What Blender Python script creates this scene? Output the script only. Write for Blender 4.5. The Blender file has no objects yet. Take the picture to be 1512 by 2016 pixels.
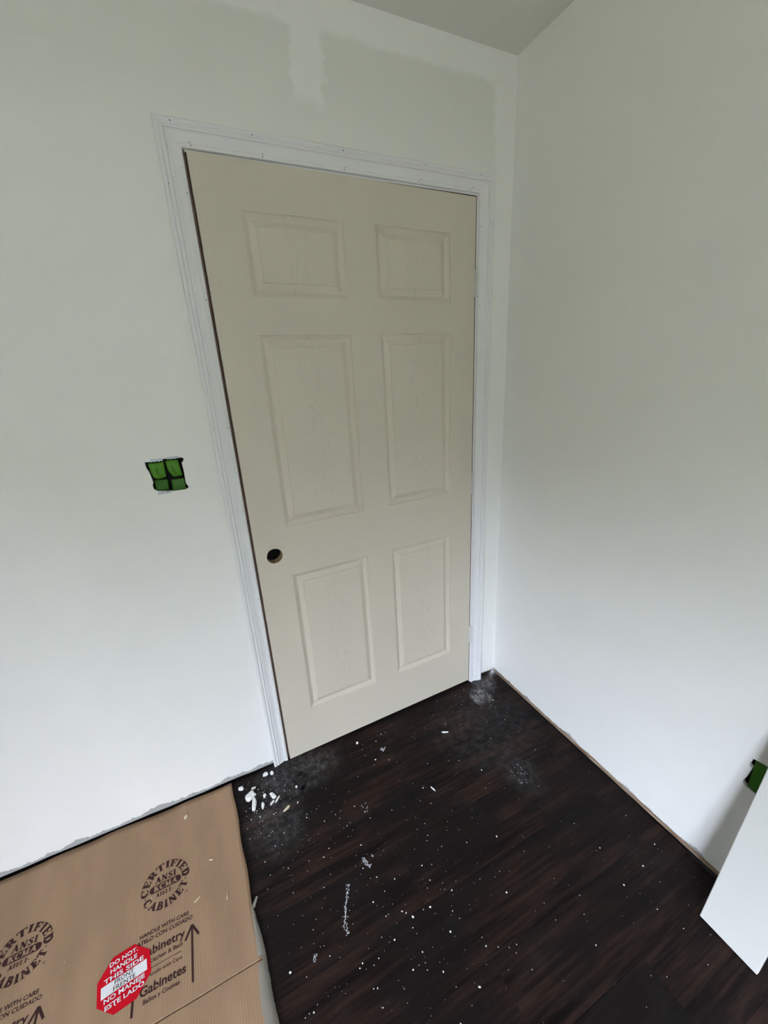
import bpy, bmesh, math, random
from mathutils import Vector, Matrix
random.seed(7)
SC = bpy.context.scene
COL = SC.collection

# ------------------------------------------------------------------ measures
W, XR, HC = 0.9066, 1.0638, 2.4433          # door width, right wall, ceiling
ZB, DH = 0.012, 2.032                        # gap under the door, door height
AJAR = math.asin(0.0195 / W)                 # the door stands slightly open
XL, YB = -2.4, -5.0                          # left wall, back wall (behind the camera)
DW = 0.0125                                  # drywall thickness
WZ0, WZ1 = 0.45, 2.32; WINS = [(-4.62, -2.97)]   # height and span of the window in the left wall

# ------------------------------------------------------------------ camera
cd = bpy.data.cameras.new('camera'); cam = bpy.data.objects.new('camera', cd); COL.objects.link(cam)
yaw, pit, rol, F = 0.4247, -0.3272, -0.0568, 795.2
fw = Vector((math.sin(yaw)*math.cos(pit), math.cos(yaw)*math.cos(pit), math.sin(pit)))
r0 = Vector((math.cos(yaw), -math.sin(yaw), 0)); u0 = r0.cross(fw)
rv = math.cos(rol)*r0 + math.sin(rol)*u0; uv = -math.sin(rol)*r0 + math.cos(rol)*u0
M = Matrix((rv, uv, -fw)).transposed().to_4x4(); M.translation = Vector((-0.1143, -1.3455, 1.4864))
cam.matrix_world = M
cd.sensor_fit = 'VERTICAL'; cd.sensor_height = 36; cd.lens = F/2016*36; cd.clip_start = 0.02
SC.camera = cam

# ------------------------------------------------------------------ sky, light, exposure
wd = bpy.data.worlds.new('overcast_sky'); SC.world = wd; wd.use_nodes = True
wd.node_tree.nodes['Background'].inputs[0].default_value = (0.84, 0.92, 1.13, 1)
wd.node_tree.nodes['Background'].inputs[1].default_value = 110.0
for wa, wb in WINS:
    pl = bpy.data.lights.new('window_portal', 'AREA'); pl.shape = 'RECTANGLE'; pl.size = wb-wa; pl.size_y = WZ1-WZ0; pl.cycles.is_portal = True
    po = bpy.data.objects.new('window_portal', pl); COL.objects.link(po); po.location = (XL-0.06, (wa+wb)/2, (WZ0+WZ1)/2); po.rotation_euler = (math.radians(90), 0, math.radians(-90))
SC.view_settings.view_transform = 'Standard'; SC.view_settings.look = 'None'
SC.view_settings.gamma = 1; SC.view_settings.exposure = 0.0
SC.view_settings.use_curve_mapping = False
SC.cycles.adaptive_threshold = 0.02; SC.cycles.diffuse_bounces = 6; SC.cycles.max_bounces = 12

# ------------------------------------------------------------------ node helpers
class G:
    def __init__(s, name, rough=0.6, spec=0.3):
        s.m = bpy.data.materials.new(name); s.m.use_nodes = True
        s.t = s.m.node_tree; s.b = s.t.nodes['Principled BSDF']
        s.b.inputs['Roughness'].default_value = rough
        s.b.inputs['Specular IOR Level'].default_value = spec
    def n(s, typ, **kw):
        x = s.t.nodes.new(typ)
        for k, v in kw.items(): setattr(x, k, v)
        return x
    def put(s, sock, v):
        if isinstance(v, bpy.types.NodeSocket): s.t.links.new(v, sock)
        else:
            if isinstance(v, tuple) and len(v) == 3 and sock.type == 'RGBA': v = v+(1,)
            sock.default_value = v
    def ma(s, op, a, b=0.0, c=None):
        x = s.n('ShaderNodeMath', operation=op); s.put(x.inputs[0], a); s.put(x.inputs[1], b)
        if c is not None: s.put(x.inputs[2], c)
        return x.outputs[0]
    def coord(s, kind='Object'):
        return s.n('ShaderNodeTexCoord').outputs[kind]
    def xyz(s, v):
        x = s.n('ShaderNodeSeparateXYZ'); s.put(x.inputs[0], v); return x.outputs
    def vec(s, x, y, z):
        c = s.n('ShaderNodeCombineXYZ')
        for i, v in enumerate((x, y, z)): s.put(c.inputs[i], v)
        return c.outputs[0]
    def noise(s, v, scale, detail=3, rough=0.5):
        x = s.n('ShaderNodeTexNoise'); s.put(x.inputs['Vector'], v)
        x.inputs['Scale'].default_value = scale; x.inputs['Detail'].default_value = detail
        x.inputs['Roughness'].default_value = rough
        return x.outputs['Fac']
    def scale(s, v, sx, sy, sz):
        x = s.n('ShaderNodeMapping'); s.put(x.inputs[0], v); x.inputs['Scale'].default_value = (sx, sy, sz)
        return x.outputs[0]
    def ss(s, v, a, b):                                   # smooth step, may fall (a > b)
        x = s.n('ShaderNodeMapRange', interpolation_type='SMOOTHSTEP'); s.put(x.inputs[0], v)
        lo, hi, o0, o1 = (a, b, 0, 1) if a < b else (b, a, 1, 0)
        for i, q in enumerate((lo, hi, o0, o1)): x.inputs[i+1].default_value = q
        return x.outputs[0]
    def mix(s, f, a, b):
        x = s.n('ShaderNodeMix', data_type='RGBA'); s.put(x.inputs[0], f); s.put(x.inputs[6], a); s.put(x.inputs[7], b)
        return x.outputs[2]
    def col(s, v): s.put(s.b.inputs['Base Color'], v)
    def bump(s, h, strength=0.2, dist=0.002):
        x = s.n('ShaderNodeBump'); s.put(x.inputs['Height'], h)
        x.inputs['Strength'].default_value = strength; x.inputs['Distance'].default_value = dist
        s.t.links.new(x.outputs[0], s.b.inputs['Normal'])
MAT = {}
def plain(key, c, rough=0.6, spec=0.3, metal=0.0, var=0.06, sc=60):
    g = G(key, rough, spec); n = g.noise(g.coord(), sc, 3)
    g.col(g.mix(n, tuple(q*(1-var) for q in c), tuple(min(1, q*(1+var)) for q in c)))
    g.b.inputs['Metallic'].default_value = metal
    MAT[key] = g.m; return g

WALL = (0.822, 0.82, 0.80)
def wall_material(key, axis, patch):
    g = G(key, 0.55, 0.25); c = g.coord(); o = g.xyz(c); a = o[axis]; z = o[2]
    fine = g.noise(c, 260, 3); mid = g.noise(c, 7, 4)
    base = g.mix(g.ss(mid, 0.35, 0.65), tuple(q*0.985 for q in WALL), WALL)
    jit = g.ma('MULTIPLY', g.ma('SUBTRACT', g.noise(c, 14, 6, 0.75), 0.5), 0.10)
    aj = g.ma('ADD', a, jit); zj = g.ma('ADD', z, g.ma('MULTIPLY', jit, 0.5))
    if patch:                                             # first coat without the second, below the brushed ceiling band
        reg = g.ma('MULTIPLY', g.ss(zj, 2.372, 2.350), g.ss(aj, 0.992, 0.972))
        reg = g.ma('MULTIPLY', reg, g.ss(z, 1.95, 2.33))
        st = g.ma('MULTIPLY', g.ss(aj, 0.286, 0.306), g.ss(aj, 0.396, 0.376))
        st = g.ma('MULTIPLY', st, g.ss(zj, 2.180, 2.225))
        reg = g.ma('MULTIPLY', reg, g.ma('SUBTRACT', 1.0, st))
        base = g.mix(reg, base, (0.715, 0.722, 0.680))
    else:
        reg = g.ma('MULTIPLY', g.ss(aj, -0.05, -0.10), g.ss(z, 0.5, 2.2))
        base = g.mix(reg, base, tuple(q*0.98 for q in WALL))
    # ragged lower edge of the paint with bare grey board below it
    e = g.ma('ADD', 0.017, g.ma('MULTIPLY', g.ss(g.noise(g.vec(a, 0.0, 0.0), 5.0, 6, 0.7), 0.40, 0.66), 0.020))
    bare = g.ss(g.ma('SUBTRACT', z, g.ma('ADD', e, g.ma('MULTIPLY', jit, 0.22))), 0.003, -0.003)
    g.col(g.mix(bare, base, g.mix(fine, (0.30, 0.295, 0.29), (0.46, 0.46, 0.46))))
    g.bump(g.ma('ADD', g.ma('MULTIPLY', fine, 0.35), g.ma('MULTIPLY', g.noise(c, 28, 4, 0.6), 1.0)), 0.16, 0.003)
    MAT[key] = g.m
wall_material('paint_front', 0, True); wall_material('paint_right', 1, False)
plain('paint_plain', WALL, 0.6); plain('bare_drywall', (0.55, 0.55, 0.52), 0.9, 0.1); plain('ceiling_paint', (0.80, 0.79, 0.75), 0.8, 0.1, sc=200)
plain('trim_paint', (0.755, 0.755, 0.765), 0.5, 0.25, var=0.015, sc=9)
plain('hinge_paint', (0.66, 0.66, 0.65), 0.4, 0.4, var=0.02)
plain('jamb_primer_shade', (0.26, 0.18, 0.155), 0.8, 0.1); plain('raw_wood', (0.33, 0.22, 0.13), 0.8, 0.1, var=0.3)
plain('dark_hole', (0.012, 0.012, 0.012), 0.9, 0.05); plain('steel', (0.36, 0.38, 0.40), 0.4, 0.5, 0.6)
plain('black_plastic', (0.005, 0.005, 0.006), 0.35, 0.4)
plain('plaster', (0.84, 0.84, 0.82), 0.9, 0.1, sc=300); plain('tan_chip', (0.66, 0.56, 0.40), 0.8, 0.1)
plain('smear_paint', (0.50, 0.52, 0.56), 0.7, 0.2, var=0.25, sc=400)
plain('tape_green', (0.060, 0.20, 0.008), 0.5, 0.3, var=0.35, sc=45)
plain('tape_green_deep', (0.030, 0.12, 0.006), 0.5, 0.3, var=0.3, sc=45)
plain('print_brown', (0.055, 0.024, 0.022), 0.8, 0.1, var=0.25, sc=160)
plain('sticker_red', (0.56, 0.003, 0.014), 0.55, 0.12, var=0.05); plain('sticker_white', (0.80, 0.80, 0.82), 0.5)
plain('sticker_black', (0.03, 0.02, 0.025), 0.6); plain('board_paint', (0.60, 0.60, 0.57), 0.42, 0.35, var=0.012, sc=14)
plain('grass', (0.136, 0.127, 0.068), 0.9, 0.1, var=0.3, sc=3); plain('blocker_green', (0.080, 0.084, 0.048), 0.9, 0.1, var=0.4, sc=3); plain('nail_dark', (0.03, 0.028, 0.025), 0.9, 0.05)

def sole_material():
    g = G('sole_plate_wood', 0.8, 0.1); c = g.coord()
    n = g.noise(g.scale(c, 14, 14, 160), 1, 4); m = g.noise(c, 12, 3)
    g.col(g.mix(g.ss(n, 0.35, 0.65), (0.16, 0.095, 0.06), g.mix(m, (0.36, 0.25, 0.16), (0.42, 0.34, 0.27))))
    g.bump(n, 0.4); MAT['sole'] = g.m
sole_material()

DOORC = (0.60, 0.55, 0.46)
def door_materials():
    g = G('door_primer', 0.5, 0.3); c = g.coord()
    h = g.noise(g.scale(c, 6, 6, 220), 1, 4); v = g.noise(g.scale(c, 220, 220, 6), 1, 4); cl = g.noise(c, 4, 3)
    n = g.ma('MULTIPLY', g.ma('ADD', h, v), 0.5)
    g.col(g.mix(g.ss(g.ma('ADD', g.ma('MULTIPLY', n, 0.6), g.ma('MULTIPLY', cl, 0.4)), 0.38, 0.62), tuple(q*0.965 for q in DOORC), DOORC))
    g.bump(n, 0.10, 0.001); MAT['door'] = g.m
    g = G('door_panel_primer', 0.5, 0.3); c = g.coord(); o = g.xyz(c); gx = g.xyz(g.coord('Generated'))[0]
    d = g.ma('ABSOLUTE', g.ma('SUBTRACT', gx, 0.5))
    wob = g.ma('MULTIPLY', g.ma('SUBTRACT', g.noise(g.scale(c, 26, 26, 9), 1.0, 5, 0.65), 0.5), 0.30)
    f = g.ma('ADD', g.ma('ADD', o[2], g.ma('MULTIPLY', g.ma('POWER', d, 1.2), 1.0)), wob)
    rings = g.ma('ADD', g.ma('MULTIPLY', g.ma('SINE', g.ma('MULTIPLY', f, 130.0)), 0.5), 0.5)
    rings = g.ma('MULTIPLY', g.ss(rings, 0.60, 0.98), g.ss(d, 0.19, 0.08))
    side = g.ma('MULTIPLY', g.ss(g.noise(g.scale(c, 190, 190, 5), 1, 4), 0.55, 0.72), 0.6)
    ht = g.ma('MAXIMUM', rings, g.ma('MULTIPLY', side, g.ss(d, 0.10, 0.2)))
    tick = g.ss(g.noise(g.scale(c, 60, 60, 16), 1, 3), 0.35, 0.70)
    ht = g.ma('MULTIPLY', ht, g.ma('ADD', 0.15, g.ma('MULTIPLY', tick, 0.85)))
    g.col(g.mix(g.ma('MULTIPLY', ht, 0.55), DOORC, tuple(q*0.84 for q in DOORC)))
    g.bump(ht, -0.22, 0.001) if False else g.bump(g.ma('SUBTRACT', 1.0, ht), 0.22, 0.001)
    MAT['door_panel'] = g.m
door_materials()

def plank_material():
    g = G('espresso_plank', 0.5, 0.12); c = g.coord(); w = g.n('ShaderNodeNewGeometry').outputs['Position']
    rnd = g.n('ShaderNodeObjectInfo').outputs['Random']
    o = g.xyz(w); off = g.ma('MULTIPLY', rnd, 37.0)
    wv = g.vec(g.ma('ADD', o[0], off), g.ma('ADD', o[1], off), o[2])
    gr = g.noise(g.scale(wv, 5, 95, 1), 1, 5, 0.6); gr2 = g.noise(g.scale(wv, 2.2, 26, 1), 1, 4, 0.6)
    blot = g.noise(g.scale(wv, 3, 6, 1), 1, 4, 0.6)
    t = g.ma('ADD', g.ma('MULTIPLY', gr, 0.45), g.ma('MULTIPLY', gr2, 0.55))
    ca = g.mix(g.ss(t, 0.38, 0.66), (0.0042, 0.0026, 0.0025), (0.036, 0.0195, 0.0145))
    ca = g.mix(g.ma('MULTIPLY', g.ss(blot, 0.42, 0.62), 0.80), ca, (0.0070, 0.0058, 0.0058))
    ca = g.mix(g.ma('MULTIPLY', rnd, 0.30), ca, (0.009, 0.0058, 0.0054))
    # plaster dust lying on the boards
    dust = None
    for (dx, dy, rx, ry, k) in ((0.965, -0.050, 0.05, 0.045, 0.40), (0.90, -0.105, 0.045, 0.045, 0.75), (0.01, -0.085, 0.14, 0.080, 0.22), (-0.10, -0.24, 0.08, 0.10, 0.15), (0.79, -0.48, 0.06, 0.09, 0.11), (0.80, -0.25, 0.2, 0.18, 0.07)):
        q = g.ma('ADD', g.ma('POWER', g.ma('DIVIDE', g.ma('SUBTRACT', o[0], dx), rx), 2.0), g.ma('POWER', g.ma('DIVIDE', g.ma('SUBTRACT', o[1], dy), ry), 2.0))
        e = g.ma('MULTIPLY', g.ss(q, 2.2, 0.0), k)
        dust = e if dust is None else g.ma('MAXIMUM', dust, e)
    dn = g.ma('MULTIPLY', g.ss(g.noise(w, 34, 6, 0.72), 0.40, 0.74), 1.0)
    dust = g.ma('MULTIPLY', dust, g.ma('ADD', 0.12, dn))
    haze = g.ma('MULTIPLY', g.ss(g.noise(w, 7, 6, 0.7), 0.5, 0.8), 0.016)
    scr = g.ma('MULTIPLY', g.ss(g.noise(g.scale(w, 30, 240, 1), 1, 2), 0.70, 0.78), 0.05)
    f = g.ma('ADD', dust, g.ma('ADD', haze, scr))
    g.col(g.mix(f, ca, (0.40, 0.41, 0.42)))
    g.put(g.b.inputs['Roughness'], g.ma('ADD', 0.46, g.ma('MULTIPLY', blot, 0.2)))
    g.bump(t, 0.18, 0.001); MAT['plank'] = g.m
plank_material()

def card_material():
    g = G('kraft_cardboard', 0.75, 0.15); c = g.coord(); o = g.xyz(c)
    rib = g.ma('ADD', g.ma('MULTIPLY', g.ma('SINE', g.ma('MULTIPLY', o[0], 2*math.pi/0.0066)), 0.5), 0.5)
    cl = g.noise(g.scale(c, 9, 2.5, 1), 1, 4); fi = g.noise(c, 180, 4)
    k = (0.36, 0.235, 0.145)
    base = g.mix(g.ss(cl, 0.35, 0.65), tuple(q*0.9 for q in k), tuple(q*1.06 for q in k))
    base = g.mix(g.ma('MULTIPLY', rib, 0.14), base, (0.20, 0.125, 0.075))
    g.col(g.mix(g.ma('MULTIPLY', fi, 0.12), base, (0.28, 0.19, 0.12)))
    g.bump(g.ma('ADD', rib, g.ma('MULTIPLY', fi, 0.15)), 0.25, 0.0008); MAT['card'] = g.m
card_material()
def film(key, tint, fac, rough):
    g = G(key, rough, 0.5); g.col(tint)
    tr = g.n('ShaderNodeBsdfTransparent'); mx = g.n('ShaderNodeMixShader'); mx.inputs[0].default_value = fac
    out = g.t.nodes['Material Output']
    g.t.links.new(tr.outputs[0], mx.inputs[1]); g.t.links.new(g.b.outputs[0], mx.inputs[2]); g.t.links.new(mx.outputs[0], out.inputs[0])
    MAT[key] = g.m
film('tape_film', (0.36, 0.34, 0.30), 0.60, 0.30); film('window_glass', (0.9, 0.95, 0.95), 0.05, 0.05)

# ------------------------------------------------------------------ object helpers
def link(name, me, mat=None, parent=None, loc=None):
    o = bpy.data.objects.new(name, me); COL.objects.link(o)
    if mat and me is not None and not me.materials: me.materials.append(MAT[mat])
    if parent: o.parent = parent
    if loc: o.location = loc
    return o
def obj(name, bm, mat, parent=None, smooth=False, loc=None):
    bmesh.ops.recalc_face_normals(bm, faces=bm.faces)
    me = bpy.data.meshes.new(name); bm.to_mesh(me); bm.free()
    if smooth: me.shade_smooth()
    return link(name, me, mat, parent, loc)
def tag(o, label, cat, group=None, kind=None):
    o['label'] = label; o['category'] = cat
    if group: o['group'] = group
    if kind: o['kind'] = kind
    return o
def empty(name, loc=(0, 0, 0)):
    o = bpy.data.objects.new(name, None); COL.objects.link(o); o.location = loc; o.empty_display_size = 0.05
    return o
def box(bm, x0, x1, y0, y1, z0, z1, bev=0):
    v = [bm.verts.new((x, y, z)) for x in (x0, x1) for y in (y0, y1) for z in (z0, z1)]
    fs = [bm.faces.new([v[i] for i in f]) for f in ((0, 1, 3, 2), (4, 6, 7, 5), (0, 4, 5, 1), (2, 3, 7, 6), (0, 2, 6, 4), (1, 5, 7, 3))]
    if bev:
        es = list({e for f in fs for e in f.edges})
        bmesh.ops.bevel(bm, geom=es, offset=bev, segments=2, affect='EDGES', profile=0.5)
    return bm
def bx(*a, bev=0): return box(bmesh.new(), *a, bev=bev)
def plate(bm, outer, holes, d0, d1, to3):
    """flat board with holes: loops of 2-D points, filled at depth d0 and closed to depth d1"""
    def fill(d):
        es, loops = [], []
        for lp in [outer]+holes:
            vs = [bm.verts.new(to3(a, b, d)) for a, b in lp]
            es += [bm.edges.new((vs[i], vs[(i+1) % len(vs)])) for i in range(len(vs))]; loops.append(vs)
        bmesh.ops.triangle_fill(bm, edges=es, use_beauty=True)
        return loops
    A, B = fill(d0), fill(d1)
    for la, lb in zip(A, B):
        for i in range(len(la)):
            j = (i+1) % len(la); bm.faces.new((la[i], la[j], lb[j], lb[i]))
    return bm
def cyl(bm, p0, p1, r, n=16, r2=None, cap=True):
    p0, p1 = Vector(p0), Vector(p1); d = (p1-p0).normalized()
    a = d.orthogonal().normalized(); b = d.cross(a); r2 = r if r2 is None else r2
    A = [bm.verts.new(p0+r*(math.cos(t)*a+math.sin(t)*b)) for t in [2*math.pi*i/n for i in range(n)]]
    B = [bm.verts.new(p1+r2*(math.cos(t)*a+math.sin(t)*b)) for t in [2*math.pi*i/n for i in range(n)]]
    for i in range(n): bm.faces.new((A[i], A[(i+1) % n], B[(i+1) % n], B[i]))
    if cap: bm.faces.new(A[::-1]); bm.faces.new(B)
    return A, B

# ------------------------------------------------------------------ the room
hole_sw = [(-0.2574, 1.2834), (-0.2423, 1.2832), (-0.2078, 1.2871), (-0.1606, 1.2857), (-0.1541, 1.2815), (-0.1574, 1.2722), (-0.1623, 1.2696), (-0.1610, 1.2480),
           (-0.1618, 1.2265), (-0.1627, 1.2064), (-0.1565, 1.1918), (-0.1665, 1.1866), (-0.2077, 1.1885), (-0.2413, 1.1942), (-0.2499, 1.2007), (-0.2513, 1.2141), (-0.2473, 1.22), (-0.2515, 1.2532), (-0.2569, 1.2668)]
hole_out = [(-1.0133, 0.4731), (-1.042, 0.4774), (-1.088, 0.4770), (-1.089, 0.3740), (-1.0369, 0.3728), (-1.0196, 0.3763), (-1.0106, 0.3827), (-1.0117, 0.3952), (-1.0147, 0.4015), (-1.0188, 0.4282), (-1.0207, 0.4439), (-1.0146, 0.4454), (-1.0135, 0.455), (-1.0172, 0.4698)]
OX0, OX1, OZ = -0.023, W+0.023, ZB+DH+0.024          # rough door opening
def ragged(a0, a1, base, amp, step, seed):
    r = random.Random(seed); n = max(2, int(abs(a1-a0)/step)); out = []
    for i in range(n+1):
        t = i/n; out.append((a0+(a1-a0)*t, base+amp*(r.random()*0.7+0.3*math.sin(9*t+seed))))
    return out
yz = lambda a, b, d: (d, a, b)
xz = lambda a, b, d: (a, d, b)
# front (door) wall
bm = bmesh.new()
o = [(XL, HC)] + ragged(XL, OX0, 0.008, 0.005, 0.06, 3) + [(OX0, OZ), (OX1, OZ)] + ragged(OX1, XR+DW, 0.016, 0.005, 0.02, 5) + [(XR+DW, HC)]
plate(bm, o, [hole_sw], 0.0, DW, xz)
wf = tag(obj('wall_front', bm, 'paint_front'), 'white painted drywall around the panelled door with unpainted patches above it', 'wall', kind='structure')
for a, b in ((XL, OX0-0.002), (OX1+0.002, XR)):
    obj('sole_plate', bx(a, b, DW+0.0005, 0.05, 0.0005, 0.038), 'sole', wf)
bm = bmesh.new(); plate(bm, [(XL, HC), (XL, 0.0), (OX0, 0.0), (OX0, OZ), (OX1, OZ), (OX1, 0.0), (XR+DW, 0.0), (XR+DW, HC)], [], 0.062, 0.115, xz)
obj('backing_board', bm, 'paint_plain', wf)
# right wall
bm = bmesh.new()
plate(bm, [(0.0, HC)] + ragged(0.0, YB, 0.022, 0.007, 0.035, 11) + [(YB, HC)], [hole_out], XR, XR+DW, yz)
wr = tag(obj('wall_right', bm, 'paint_right'), 'bare white wall on the right with a ragged unpainted bottom edge', 'wall', kind='structure')
obj('sole_plate', bx(XR+0.004, XR+0.05, YB, -0.001, 0.0005, 0.040), 'sole', wr)
obj('backing_board', bx(XR+0.062, XR+0.115, YB, 0.0, 0.0, HC), 'paint_plain', wr)
# walls behind the camera and the dark hall behind the door
bm = bmesh.new(); plate(bm, [(YB, 0), (0.115, 0), (0.115, HC), (YB, HC)], [[(a, WZ0), (b, WZ0), (b, WZ1), (a, WZ1)] for a, b in WINS], XL, XL-0.11, yz)
tag(obj('wall_left', bm, 'bare_drywall'), 'bare grey drywall on the far left holding the window', 'wall', kind='structure')
tag(obj('wall_back', bx(XL-0.11, XR+0.115, YB-0.11, YB, 0, HC), 'bare_drywall'), 'bare grey drywall behind the viewer', 'wall', kind='structure')
tag(obj('ceiling', bx(XL-0.11, XR+0.115, YB-0.11, 1.3, HC+0.0005, HC+0.1), 'ceiling_paint'), 'off-white ceiling over the door corner', 'ceiling', kind='structure')
bm = bmesh.new(); box(bm, XL-0.11, XR+0.115, 1.2, 1.3, 0, HC); box(bm, XL-0.11, XL, 0.116, 1.2, 0, HC); box(bm, XR+0.005, XR+0.115, 0.116, 1.2, 0, HC)
tag(obj('wall_hall', bm, 'paint_plain'), 'unlit hallway wall behind the closed door', 'wall', kind='structure')
tag(obj('ground', bx(-25, 25, -30, 25, -0.7, -0.6), 'grass'), 'green lawn outside the window', 'ground', kind='structure')
# window behind the camera
def window(name, loc, rz, hw, label):
    win = tag(empty(name, loc), label, 'window', kind='structure'); win.rotation_euler = (0, 0, rz); hh = WZ1-WZ0
    for n, a in (('window_frame', (-hw, -hw+0.04, 0, hh)), ('window_frame', (hw-0.04, hw, 0, hh)), ('window_frame', (-hw+0.04, hw-0.04, 0, 0.04)), ('window_frame', (-hw+0.04, hw-0.04, hh-0.04, hh)), ('mullion', (-0.02, 0.02, 0.04, hh-0.04))):
        obj(n, bx(a[0], a[1], -0.03, 0.03, a[2], a[3], bev=0.003), 'trim_paint', win)
    for x0, x1 in ((-hw+0.04, -0.02), (0.02, hw-0.04)): obj('pane', bx(x0, x1, -0.002, 0.002, 0.04, hh-0.04), 'window_glass', win)
    obj('window_sill', bx(-hw-0.03, hw+0.03, 0.03, 0.09, -0.03, 0.0, bev=0.004), 'trim_paint', win)
window('window_1', (XL-0.05, sum(WINS[0])/2, WZ0), math.radians(-90), (WINS[0][1]-WINS[0][0])/2, 'white framed window in the far left wall')
# unseen green rows added outside to keep low sky off the upper walls
def sky_blocker(name, p, q, h, d, seed, label):
    bm = bmesh.new(); p, q = Vector(p), Vector(q); n = 40; r = random.Random(seed); prev = None
    nn = Vector((-(q-p).y, (q-p).x, 0)).normalized()
    for i in range(n+1):
        c = p.lerp(q, i/n); hh = h*r.uniform(0.85, 1.12)
        cur = [bm.verts.new(c+nn*(k*d*r.uniform(0.8, 1.2))+Vector((0, 0, z))) for k, z in ((-1, -0.6), (-1.1, hh*0.4), (-0.7, hh*0.8), (0, hh), (0.7, hh*0.8), (1.1, hh*0.4), (1, -0.6))]
        if prev:
            for k in range(6): bm.faces.new((prev[k], prev[k+1], cur[k+1], cur[k]))
        prev = cur
    return tag(obj(name, bm, 'blocker_green'), label, 'sky_blocker', kind='structure')
sky_blocker('sky_blocker', (-11, -14, 0), (-11, 14, 0), 5.0, 1.0, 1, 'added unseen green sky block outside across from the window')
sky_blocker('sky_blocker', (-12, -13, 0), (6, -13, 0), 5.0, 1.0, 2, 'added unseen green sky block outside beyond the back wall')
# floor: slab and single planks
fl = tag(obj('floor', bx(XL-0.1, XR+0.1, YB-0.1, 1.25, -0.12, -0.008), 'dark_hole'), 'dark espresso wood plank floor strewn with white debris', 'floor', kind='structure')
PW, PL = 0.178, 1.22
joint = {-1: 0.227, 0: 0.80, 1: -0.25, 2: 0.248, 3: 0.958, 4: 0.347, 5: 0.70}      # row -> x of a butt joint
plank_me = {}
def plank(x0, x1, y0, y1):
    k = (round(x1-x0, 3), round(y1-y0, 3))
    if k not in plank_me:
        bm = bmesh.new(); hx, hy = k[0]/2-0.0002, k[1]/2-0.0002; c = 0.0008
        lo = [bm.verts.new(p) for p in ((-hx, -hy, -0.0078), (hx, -hy, -0.0078), (hx, hy, -0.0078), (-hx, hy, -0.0078))]
        mi = [bm.verts.new((v.co.x, v.co.y, -c*0.7)) for v in lo]
        up = [bm.verts.new((v.co.x-math.copysign(c, v.co.x), v.co.y-math.copysign(c, v.co.y), 0)) for v in lo]
        for A, B in ((lo, mi), (mi, up)):
            for i in range(4): bm.faces.new((A[i], A[(i+1) % 4], B[(i+1) % 4], B[i]))
        bm.faces.new(up); bm.faces.new(lo[::-1]); bmesh.ops.recalc_face_normals(bm, faces=bm.faces)
        me = bpy.data.meshes.new('plank'); bm.to_mesh(me); bm.free(); me.materials.append(MAT['plank']); plank_me[k] = me
    link('plank', plank_me[k], None, fl, ((x0+x1)/2, (y0+y1)/2, 0))
row = -1
while True:
    y1 = -0.145-PW*row; y0 = y1-PW
    if y1 < YB: break
    y1c = min(y1, 0.030)
    if row == -1: y1c = 0.030
    x = joint.get(row, random.uniform(-0.9, 0.3))
    while x > XL+0.01: x -= PL
    while x < XR-0.006:
        a, b = max(x, XL+0.006), min(x+PL, XR-0.004)
        if b-a > 0.02: plank(a, b, max(y0, YB+0.006), y1c)
        x += PL
    row += 1
for k in range(3): plank(XL+0.006+1.22*k, min(XL+0.006+1.22*(k+1), XR-0.004), 0.0305, 0.20)

# ------------------------------------------------------------------ door casing (trim)
PROF = [(0, 0), (0, 0.0080), (0.0012, 0.0100), (0.0085, 0.0108), (0.0098, 0.0098), (0.0104, 0.0074), (0.0130, 0.0072), (0.021, 0.0092), (0.030, 0.0128), (0.0330, 0.0132), (0.0340, 0.0118), (0.0352, 0.0118), (0.0362, 0.0152), (0.0400, 0.0166),
        (0.0428, 0.0156), (0.0436, 0.0140), (0.0448, 0.0142), (0.0480, 0.0176), (0.0535, 0.0184), (0.0562, 0.0170), (0.0572, 0.0130), (0.0572, 0)]
CI0, CI1, CIZ = -0.0085, W+0.0085, ZB+DH+0.0085       # inner casing lines
def casing(name, ends, label, holes):
    bm = bmesh.new(); A = [bm.verts.new(ends[0](s, -t)) for s, t in PROF]; B = [bm.verts.new(ends[1](s, -t)) for s, t in PROF]; n = len(PROF)
    for i in range(n): bm.faces.new((A[i], A[(i+1) % n], B[(i+1) % n], B[i]))
    bm.faces.new(A); bm.faces.new(B[::-1])
    o = tag(obj(name, bm, 'trim_paint'), label, 'door casing', kind='structure')
    bm = bmesh.new()
    def thick(s):
        for (s0, t0), (s1, t1) in zip(PROF[1:], PROF[2:]):
            if s0 <= s <= s1: return t0+(t1-t0)*(s-s0)/(s1-s0+1e-9)
        return 0.0
    for t, s in holes:
        p = Vector(ends[0](s, 0)).lerp(Vector(ends[1](s, 0)), t); y = -thick(s)
        cyl(bm, (p.x, y+0.001, p.z), (p.x, y-0.0002, p.z), 0.0014, 6)
    h = obj('nail_hole', bm, 'nail_dark', o); h['kind'] = 'stuff'
    return o
GZ = 0.0008
side_holes = [(t+q, s) for t in (0.05, 0.17, 0.34, 0.47, 0.63, 0.80, 0.93) for q, s in ((0, 0.006), (0.012, 0.047))]
casing('trim_1', (lambda s, y: (CI0-s, y, CIZ+s), lambda s, y: (CI0-s, y, GZ)), 'white moulded casing down the latch side of the door', side_holes)
casing('trim_2', (lambda s, y: (CI0-s, y, CIZ+s), lambda s, y: (CI1+s, y, CIZ+s)), 'white moulded casing across the head of the door', [(t+q, s) for t in (0.03, 0.22, 0.47, 0.74, 0.95) for q, s in ((0, 0.006), (0.006, 0.014), (0.0, 0.048))])
casing('trim_3', (lambda s, y: (CI1+s, y, CIZ+s), lambda s, y: (CI1+s, y, GZ)), 'white moulded casing down the hinge side next to the corner', side_holes)

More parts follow.
